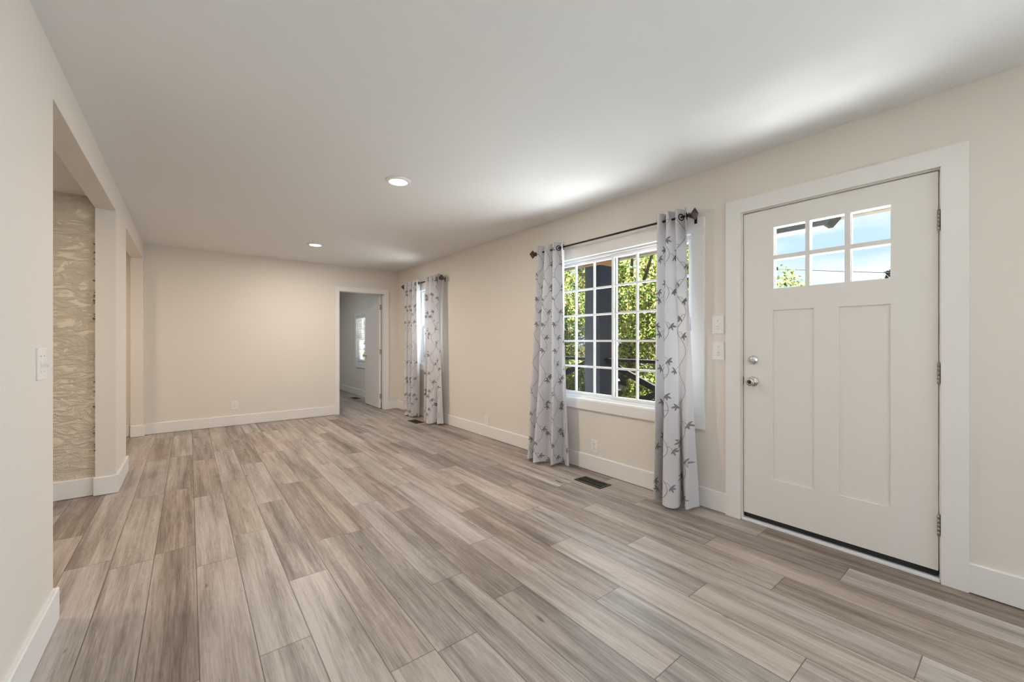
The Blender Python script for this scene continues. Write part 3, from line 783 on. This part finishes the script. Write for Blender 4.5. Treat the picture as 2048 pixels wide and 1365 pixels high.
def curtain_rod(y0, y1, label, xr=2.842, z=2.112):
    t = thing('curtain_rod', label, 'curtain rod', (xr, (y0 + y1) / 2, z), 'dark bronze curtain rods')
    bm = bmesh.new(); tube(bm, [(xr, y0 + 0.05, z), (xr, y1 - 0.05, z)], 0.0085, 14); obj('rod', bm, bronze, t)
    for y, s in ((y0, -1), (y1, 1)):
        bm = bmesh.new()
        M = Matrix.Translation((xr, y - s * 0.055, z)) @ (Matrix.Rotation(-s * PI / 2, 4, 'X'))
        lathe(bm, [(0, 0), (0.013, 0), (0.013, 0.012), (0.019, 0.015), (0.013, 0.021), (0.012, 0.030)], M, 18)
        # faceted four sided finial, turned on its corner
        ring = lambda r, h: [bm.verts.new(M @ Vector((r * math.cos(PI / 2 * k), r * math.sin(PI / 2 * k), h))) for k in range(4)]
        rr = [ring(0.016, 0.028), ring(0.044, 0.052), ring(0.044, 0.058), ring(0.004, 0.080)]
        for a, b in zip(rr, rr[1:]):
            for k in range(4): bm.faces.new((a[k], a[(k + 1) % 4], b[(k + 1) % 4], b[k]))
        bm.faces.new(rr[0][::-1]); bm.faces.new(rr[-1])
        obj('finial', bm, finial_metal, t)
    for y in (y0 + 0.032, y1 - 0.032):
        bm = bmesh.new()
        bx(bm, R - 0.022, y - 0.010, z - 0.050, R - 0.0195, y + 0.010, z + 0.012); bx(bm, xr - 0.004, y - 0.006, z - 0.018, R - 0.020, y + 0.006, z - 0.009)
        bx(bm, xr - 0.013, y - 0.007, z - 0.016, xr - 0.009, y + 0.007, z + 0.004); obj('bracket', bm, bronze, t)
curtain_rod(1.495, 3.255, 'dark bronze curtain rod over the large window')
curtain_rod(5.235, 6.560, 'dark bronze curtain rod over the narrow far window')

# bedroom blind
t = thing('window_blind', 'white slatted blind in the bedroom window', 'blind', (R + 0.01, 8.82, 1.75))
bm = bmesh.new(); bx(bm, R - 0.012, 8.315, 1.695, R + 0.03, 9.325, 1.74); obj('headrail', bm, blind_m, t)
bm = bmesh.new(); z = 1.685
while z > 0.79:
    M = Matrix.Translation((R + 0.012, 8.82, z)) @ Matrix.Rotation(math.radians(14), 4, 'Y'); tp = bmesh.new(); bx(tp, -0.012, -0.50, -0.001, 0.012, 0.50, 0.001); join(bm, tp, 0, M); z -= 0.040
obj('slats', bm, blind_m, t)
bm = bmesh.new(); bx(bm, R, 8.32, 0.765, R + 0.025, 9.32, 0.783); obj('bottom_rail', bm, blind_m, t)
for y in (8.5, 9.14):
    bm = bmesh.new(); tube(bm, [(R - 0.001, y, 1.70), (R - 0.001, y, 0.775)], 0.0012, 6); obj('cord', bm, blind_m, t)

# ------------------------------------------------------------------ porch and outdoors
PXF = 4.90           # front line of the porch
bm = bmesh.new(); bx(bm, R + RT + 0.002, -4, -0.16, PXF + 0.25, 12, -0.03)
structure('floor_porch', 'pale porch floor outside the window wall', 'porch', bm, principled('porch_concrete', (0.42, 0.41, 0.395), 0.8, var=0.06, vscale=2))
bm = bmesh.new(); bx(bm, R + RT + 0.002, -4, 2.50, PXF + 0.35, 12, 2.56); 
structure('ceiling_porch', 'pale porch roof lining', 'ceiling', bm, eave_white)
bm = bmesh.new(); bx(bm, XK - 0.4, YR - 0.5, 2.57, PXF + 0.45, 12, 2.75)
structure('roof', 'roof slab over the house', 'roof', bm, outer_siding)
t = structure('trim_1', 'timber beam along the porch front', 'beam', loc=(PXF, 3.9, 2.4))
bm = bmesh.new(); bx(bm, PXF - 0.09, -4, 2.425, PXF + 0.09, 12, 2.50); obj('beam', bm, eave_white, t)
bm = bmesh.new(); bx(bm, PXF + 0.30, -4, 2.455, PXF + 0.33, 12, 2.52); bx(bm, PXF + 0.33, -4, 2.46, PXF + 0.42, 12, 2.52); obj('gutter', bm, eave_white, t)

def porch_column(y, label):
    t = thing('porch_column', label, 'column', (4.89, y, -0.03))
    bm = bmesh.new(); a, b = 0.145, 0.132
    bx(bm, 4.89 - a, y - a, 0.0, 4.89 + a, y + a, 2.325, bevel=0.006)
    obj('shaft', bm, navy, t)
    bm = bmesh.new(); bx(bm, 4.89 - 0.17, y - 0.17, -0.03, 4.89 + 0.17, y + 0.17, 0.16, bevel=0.005); obj('base', bm, navy, t)
    bm = bmesh.new(); bx(bm, 4.89 - 0.19, y - 0.155, 2.325, 4.89 + 0.15, y + 0.155, 2.425, bevel=0.004); obj('timber_block', bm, timber, t)
porch_column(4.08, 'dark blue porch column seen through the large window')
def railing(y0, y1, label, end):
    t = thing('porch_railing', label, 'railing', (4.89, (y0 + y1) / 2, -0.03), 'black cross braced porch railings')
    bm = bmesh.new(); bx(bm, 4.845, y0, 0.90, 4.935, y1, 0.945, bevel=0.004); obj('top_rail', bm, black_rail, t)
    bm = bmesh.new(); bx(bm, 4.86, y0, 0.10, 4.92, y1, 0.15, bevel=0.004); obj('bottom_rail', bm, black_rail, t)
    n = max(1, round((y1 - y0) / 1.85)); w_ = (y1 - y0) / n
    for k in range(n):
        a, b = y0 + k * w_, y0 + (k + 1) * w_
        for za, zb, o in ((0.15, 0.90, -0.012), (0.90, 0.15, 0.012)):
            ln = math.hypot(b - a, zb - za); ang = math.atan2(zb - za, b - a)
            tp = bmesh.new(); bx(tp, -0.022, -ln / 2 + 0.02, -0.040, 0.022, ln / 2 - 0.02, 0.040)
            tp.transform(Matrix.Translation((4.89 + o, (a + b) / 2, (za + zb) / 2)) @ Matrix.Rotation(ang, 4, 'X')); obj('brace', tp, black_rail, t)
    bm = bmesh.new(); bx(bm, 4.84, end - 0.05, -0.03, 4.94, end + 0.05, 1.02, bevel=0.004); obj('post', bm, black_rail, t)
railing(2.10, 3.925, 'black cross braced porch railing right of the blue column', 2.06)
railing(4.235, 6.06, 'black cross braced porch railing left of the blue column', 6.10)
# porch light by the eave
t = thing('porch_light', 'dark rectangular light fixture under the porch eave', 'porch light', (4.3, 1.31, 2.5))
bm = bmesh.new()
rr = []
for z, sx, sy in ((2.50, 0.12, 0.29), (2.26, 0.12, 0.29), (2.185, 0.085, 0.24)): rr.append([bm.verts.new((4.3 + a * sx, 1.31 + b * sy, z)) for a, b in ((-1, -1), (1, -1), (1, 1), (-1, 1))])
for a, b in zip(rr, rr[1:]):
    for k in range(4): bm.faces.new((a[k], a[(k + 1) % 4], b[(k + 1) % 4], b[k]))
bm.faces.new(rr[-1]); bm.faces.new(rr[0][::-1]); obj('housing', bm, principled('grey_metal_housing', (0.012, 0.014, 0.015), 0.5, metal=0.3), t)
bm = bmesh.new()
for k in (-1, 0, 1): bx(bm, 4.3 + k * 0.05 - 0.012, 1.31 - 0.21, 2.178, 4.3 + k * 0.05 + 0.012, 1.31 + 0.21, 2.185)
obj('lens_strips', bm, vinyl, t)

bm = bmesh.new(); bx(bm, -40, -70, -0.9, 120, 110, -0.75)
structure('ground', 'leaf strewn yard outside the house', 'ground', bm, ground_m)
bm = bmesh.new()
q0, q1, sd_ = Vector((13.2, 10.0, 0)), Vector((40, 30.3, 0)), Vector((-0.60, 0.80, 0)) * 1.3
for z in (-0.755, -0.72): pass
top = [bm.verts.new(p + Vector((0, 0, -0.72))) for p in (q0 - sd_ * 0.35, q1 - sd_, q1 + sd_, q0 + sd_ * 0.35)]; bot = [bm.verts.new(p + Vector((0, 0, -0.76))) for p in (q0 - sd_ * 0.35, q1 - sd_, q1 + sd_, q0 + sd_ * 0.35)]
bm.faces.new(top); bm.faces.new(bot[::-1])
for k in range(4): bm.faces.new((top[k], bot[k], bot[(k + 1) % 4], top[(k + 1) % 4]))
structure('path_driveway', 'pale driveway in the yard', 'driveway', bm, principled('driveway_gravel', (0.15, 0.145, 0.135), 0.9, spec=0.0, var=0.1))
bm = bmesh.new(); bx(bm, -3, YR - 6.5, -0.14, 5.5, YR - 0.15, -0.05)  # slab added to bounce sunlight up through the rear window
structure('bounce_patio', 'added pale patio behind the house bouncing sun indoors', 'patio', bm, principled('patio_bounce_grey', (0.25, 0.25, 0.24), 0.8))

def tree(x, y, zc, rx, ry, rz, nleaf, label, seed, mat=leaf_m, size=0.064, trunk_r=0.16, group='yard trees', low=-0.7, gap=0.0):
    rnd = random.Random(seed)
    t = thing('tree', label, 'tree', (x, y, -0.75), group)
    cl = []
    for k in range(46):                     # leafy clumps inside the crown outline
        while True:
            p = Vector((rnd.uniform(-1, 1), rnd.uniform(-1, 1), rnd.uniform(-1, 1)))
            if 0.25 < p.length < 1: break
        cl.append((p, rnd.uniform(0.20, 0.36)))
    V, F = [], []
    for k in range(nleaf):
        p, r = rnd.choice(cl)
        q = Vector((rnd.gauss(0, 1), rnd.gauss(0, 1), rnd.gauss(0, 1))).normalized() * r * rnd.uniform(0.45, 1.0) ** 0.6
        c = Vector((x + (p.x + q.x) * rx, y + (p.y + q.y) * ry, zc + (p.z + q.z) * rz))
        if c.z < low or (c.z < 0.45 and abs(c.y - gap * c.x) < 0.24): continue
        n = Vector((rnd.gauss(0, 1), rnd.gauss(0, 1), rnd.gauss(0, 0.8) + 0.6)).normalized(); a = n.orthogonal().normalized(); a.rotate(Matrix.Rotation(rnd.uniform(0, 6.28), 3, n)); b = n.cross(a)
        s = size * rnd.uniform(0.6, 1.25); i = len(V)
        V += [c - a * s, c - a * 0.1 * s + b * 0.55 * s - n * 0.1 * s, c + a * s, c - a * 0.1 * s - b * 0.55 * s - n * 0.1 * s]
        F.append((i, i + 1, i + 2, i + 3))
    me = bpy.data.meshes.new('foliage'); me.from_pydata([tuple(v) for v in V], [], F); me.materials.append(mat)
    o = bpy.data.objects.new('foliage', me); C.objects.link(o); o.parent = t; o.matrix_parent_inverse = Matrix.Translation(t.location).inverted()
    bm = bmesh.new()
    tube(bm, [(x, y, -0.78), (x + 0.05, y, zc * 0.3), (x - 0.04, y + 0.06, zc * 0.7), (x + 0.05, y, zc + rz * 0.5)], [trunk_r * 1.25, trunk_r, trunk_r * 0.8, trunk_r * 0.3], 12)
    for k in range(7):
        p = cl[k][0]; z0 = zc * rnd.uniform(0.45, 0.8)
        tube(bm, [(x, y, z0), (x + p.x * rx * 0.45, y + p.y * ry * 0.45, z0 + 0.5 * (zc + p.z * rz - z0)), (x + p.x * rx * 0.85, y + p.y * ry * 0.85, zc + p.z * rz)], [trunk_r * 0.45, trunk_r * 0.3, 0.015], 8)
    obj('trunk', bm, bark, t)
tree(10.6, 7.55, 2.5, 2.2, 2.2, 3.0, 24000, 'leafy yard tree filling the right half of the large window', 21, gap=0.757)
tree(11.2, 12.6, 2.4, 2.4, 2.6, 3.2, 24000, 'leafy yard tree behind the blue porch column', 22)
tree(17.0, 11.4, 3.2, 2.4, 2.9, 4.4, 20000, 'tall leafy tree further back in the yard', 23, size=0.08, low=1.4)
tree(6.6, 18.0, 2.2, 2.4, 2.4, 3.2, 12000, 'golden leafy tree outside the bedroom window', 24, mat=leaf_gold)
tree(14.0, 4.95, 1.30, 1.3, 1.35, 1.85, 8000, 'yellow green tree top in the lower left door pane', 25, size=0.055)
tree(30, 4.6, 3.9, 0.8, 0.75, 1.15, 240, 'sparse distant tree top in the lower right door pane', 26, mat=principled('dark_twigs', (0.03, 0.027, 0.03), 0.9), size=0.16, trunk_r=0.08)

def bush(x, y, r, h, label, seed):
    rnd = random.Random(seed); t = thing('shrub', label, 'shrub', (x, y, -0.75), 'yard shrubs'); V, F = [], []
    for k in range(5200):
        q = Vector((rnd.gauss(0, 1), rnd.gauss(0, 1), rnd.gauss(0, 1))).normalized() * rnd.uniform(0.5, 1.0) ** 0.5
        q *= 0.82 + 0.30 * noise.noise(q * 2.3 + Vector((seed, 0, 0)))
        c = Vector((x + q.x * r, y + q.y * r, -0.75 + h * (0.5 + 0.52 * q.z)))
        n = Vector((rnd.gauss(0, 1), rnd.gauss(0, 1), rnd.gauss(0, 0.8) + 0.6)).normalized(); a = n.orthogonal().normalized(); a.rotate(Matrix.Rotation(rnd.uniform(0, 6.28), 3, n)); b = n.cross(a)
        s = 0.055 * rnd.uniform(0.6, 1.3); i = len(V)
        V += [c - a * s, c - a * 0.1 * s + b * 0.55 * s - n * 0.1 * s, c + a * s, c - a * 0.1 * s - b * 0.55 * s - n * 0.1 * s]; F.append((i, i + 1, i + 2, i + 3))
    me = bpy.data.meshes.new('foliage'); me.from_pydata([tuple(v) for v in V], [], F); me.materials.append(leaf_m)
    o = bpy.data.objects.new('foliage', me); C.objects.link(o); o.parent = t; o.matrix_parent_inverse = Matrix.Translation(t.location).inverted()
    for k in range(5):
        bm = bmesh.new(); a = 2 * PI * k / 5 + seed; tube(bm, [(x, y, -0.78), (x + 0.3 * r * math.cos(a), y + 0.3 * r * math.sin(a), -0.75 + h * 0.4), (x + 0.55 * r * math.cos(a), y + 0.55 * r * math.sin(a), -0.75 + h * 0.75)], [0.03, 0.02, 0.008], 7); obj('stem', bm, bark, t)
bush(10.0, 9.2, 0.95, 1.55, 'yellow green shrub left of the blue porch column base', 31)
bush(8.3, 5.25, 0.85, 1.25, 'yellow green shrub behind the porch railing brace', 32)

# parked car far down the driveway
t = thing('car', 'grey parked car in the distant driveway', 'car', (15.6, 12.1, -0.70))
bm = bmesh.new()
prof = [(-2.1, 0.25), (2.1, 0.25), (2.15, 0.75), (1.3, 0.92), (0.7, 1.42), (-0.9, 1.45), (-1.6, 0.98), (-2.1, 0.90)]
for s in (-1, 1): pass
va = [bm.verts.new((15.6 - 0.85 * (1 if z < 1 else 0.8), 12.1 + yy, -0.70 + z)) for yy, z in prof]; vb = [bm.verts.new((15.6 + 0.85 * (1 if z < 1 else 0.8), 12.1 + yy, -0.70 + z)) for yy, z in prof]
bm.faces.new(va); bm.faces.new(vb[::-1])
for k in range(len(prof)): bm.faces.new((va[k], va[(k + 1) % 8], vb[(k + 1) % 8], vb[k]))
obj('body', bm, car_paint, t)
for yy in (-1.3, 1.3):
    for s in (-1, 1):
        bm = bmesh.new(); lathe(bm, [(0, -0.1), (0.33, -0.1), (0.33, 0.1), (0.18, 0.11), (0, 0.11)], Matrix.Translation((15.6 + s * 0.8, 12.1 + yy, -0.37)) @ Matrix.Rotation(s * PI / 2, 4, 'Y'), 20); obj('wheel', bm, black_rubber, t)
for s in (-1, 1):
    bm = bmesh.new(); q = [(-1.3, 0.98), (1.05, 0.98), (0.62, 1.36), (-0.85, 1.38)]
    bm.faces.new([bm.verts.new((15.6 + s * (0.86 - 0.36 * (z - 0.97)), 12.1 + yy, -0.70 + z)) for yy, z in q]); obj('side_window', bm, car_glass, t)

# overhead wire
bm = bmesh.new(); tube(bm, [(21 + 3 * k, 5.91 - 2.08 * k, 4.25 - 0.08 * k - 0.03 * k * (1 - k) * 0.2) for k in [q * 0.5 - 0.54 for q in range(18)]], 0.014, 8)
tag(obj('power_line', bm, wire_m), 'thin overhead wire crossing the sky outside the front door', 'wire')
t = thing('utility_pole', 'wooden utility pole carrying the overhead wire beyond the yard', 'utility pole', (19.2, 7.16, -0.75))
bm = bmesh.new(); tube(bm, [(19.2, 7.16, -0.78), (19.2, 7.16, 4.75)], [0.13, 0.10], 14); obj('pole', bm, bark, t)
bm = bmesh.new(); bx(bm, 19.14, 6.55, 4.15, 19.26, 7.77, 4.27); obj('crossarm', bm, bark, t)
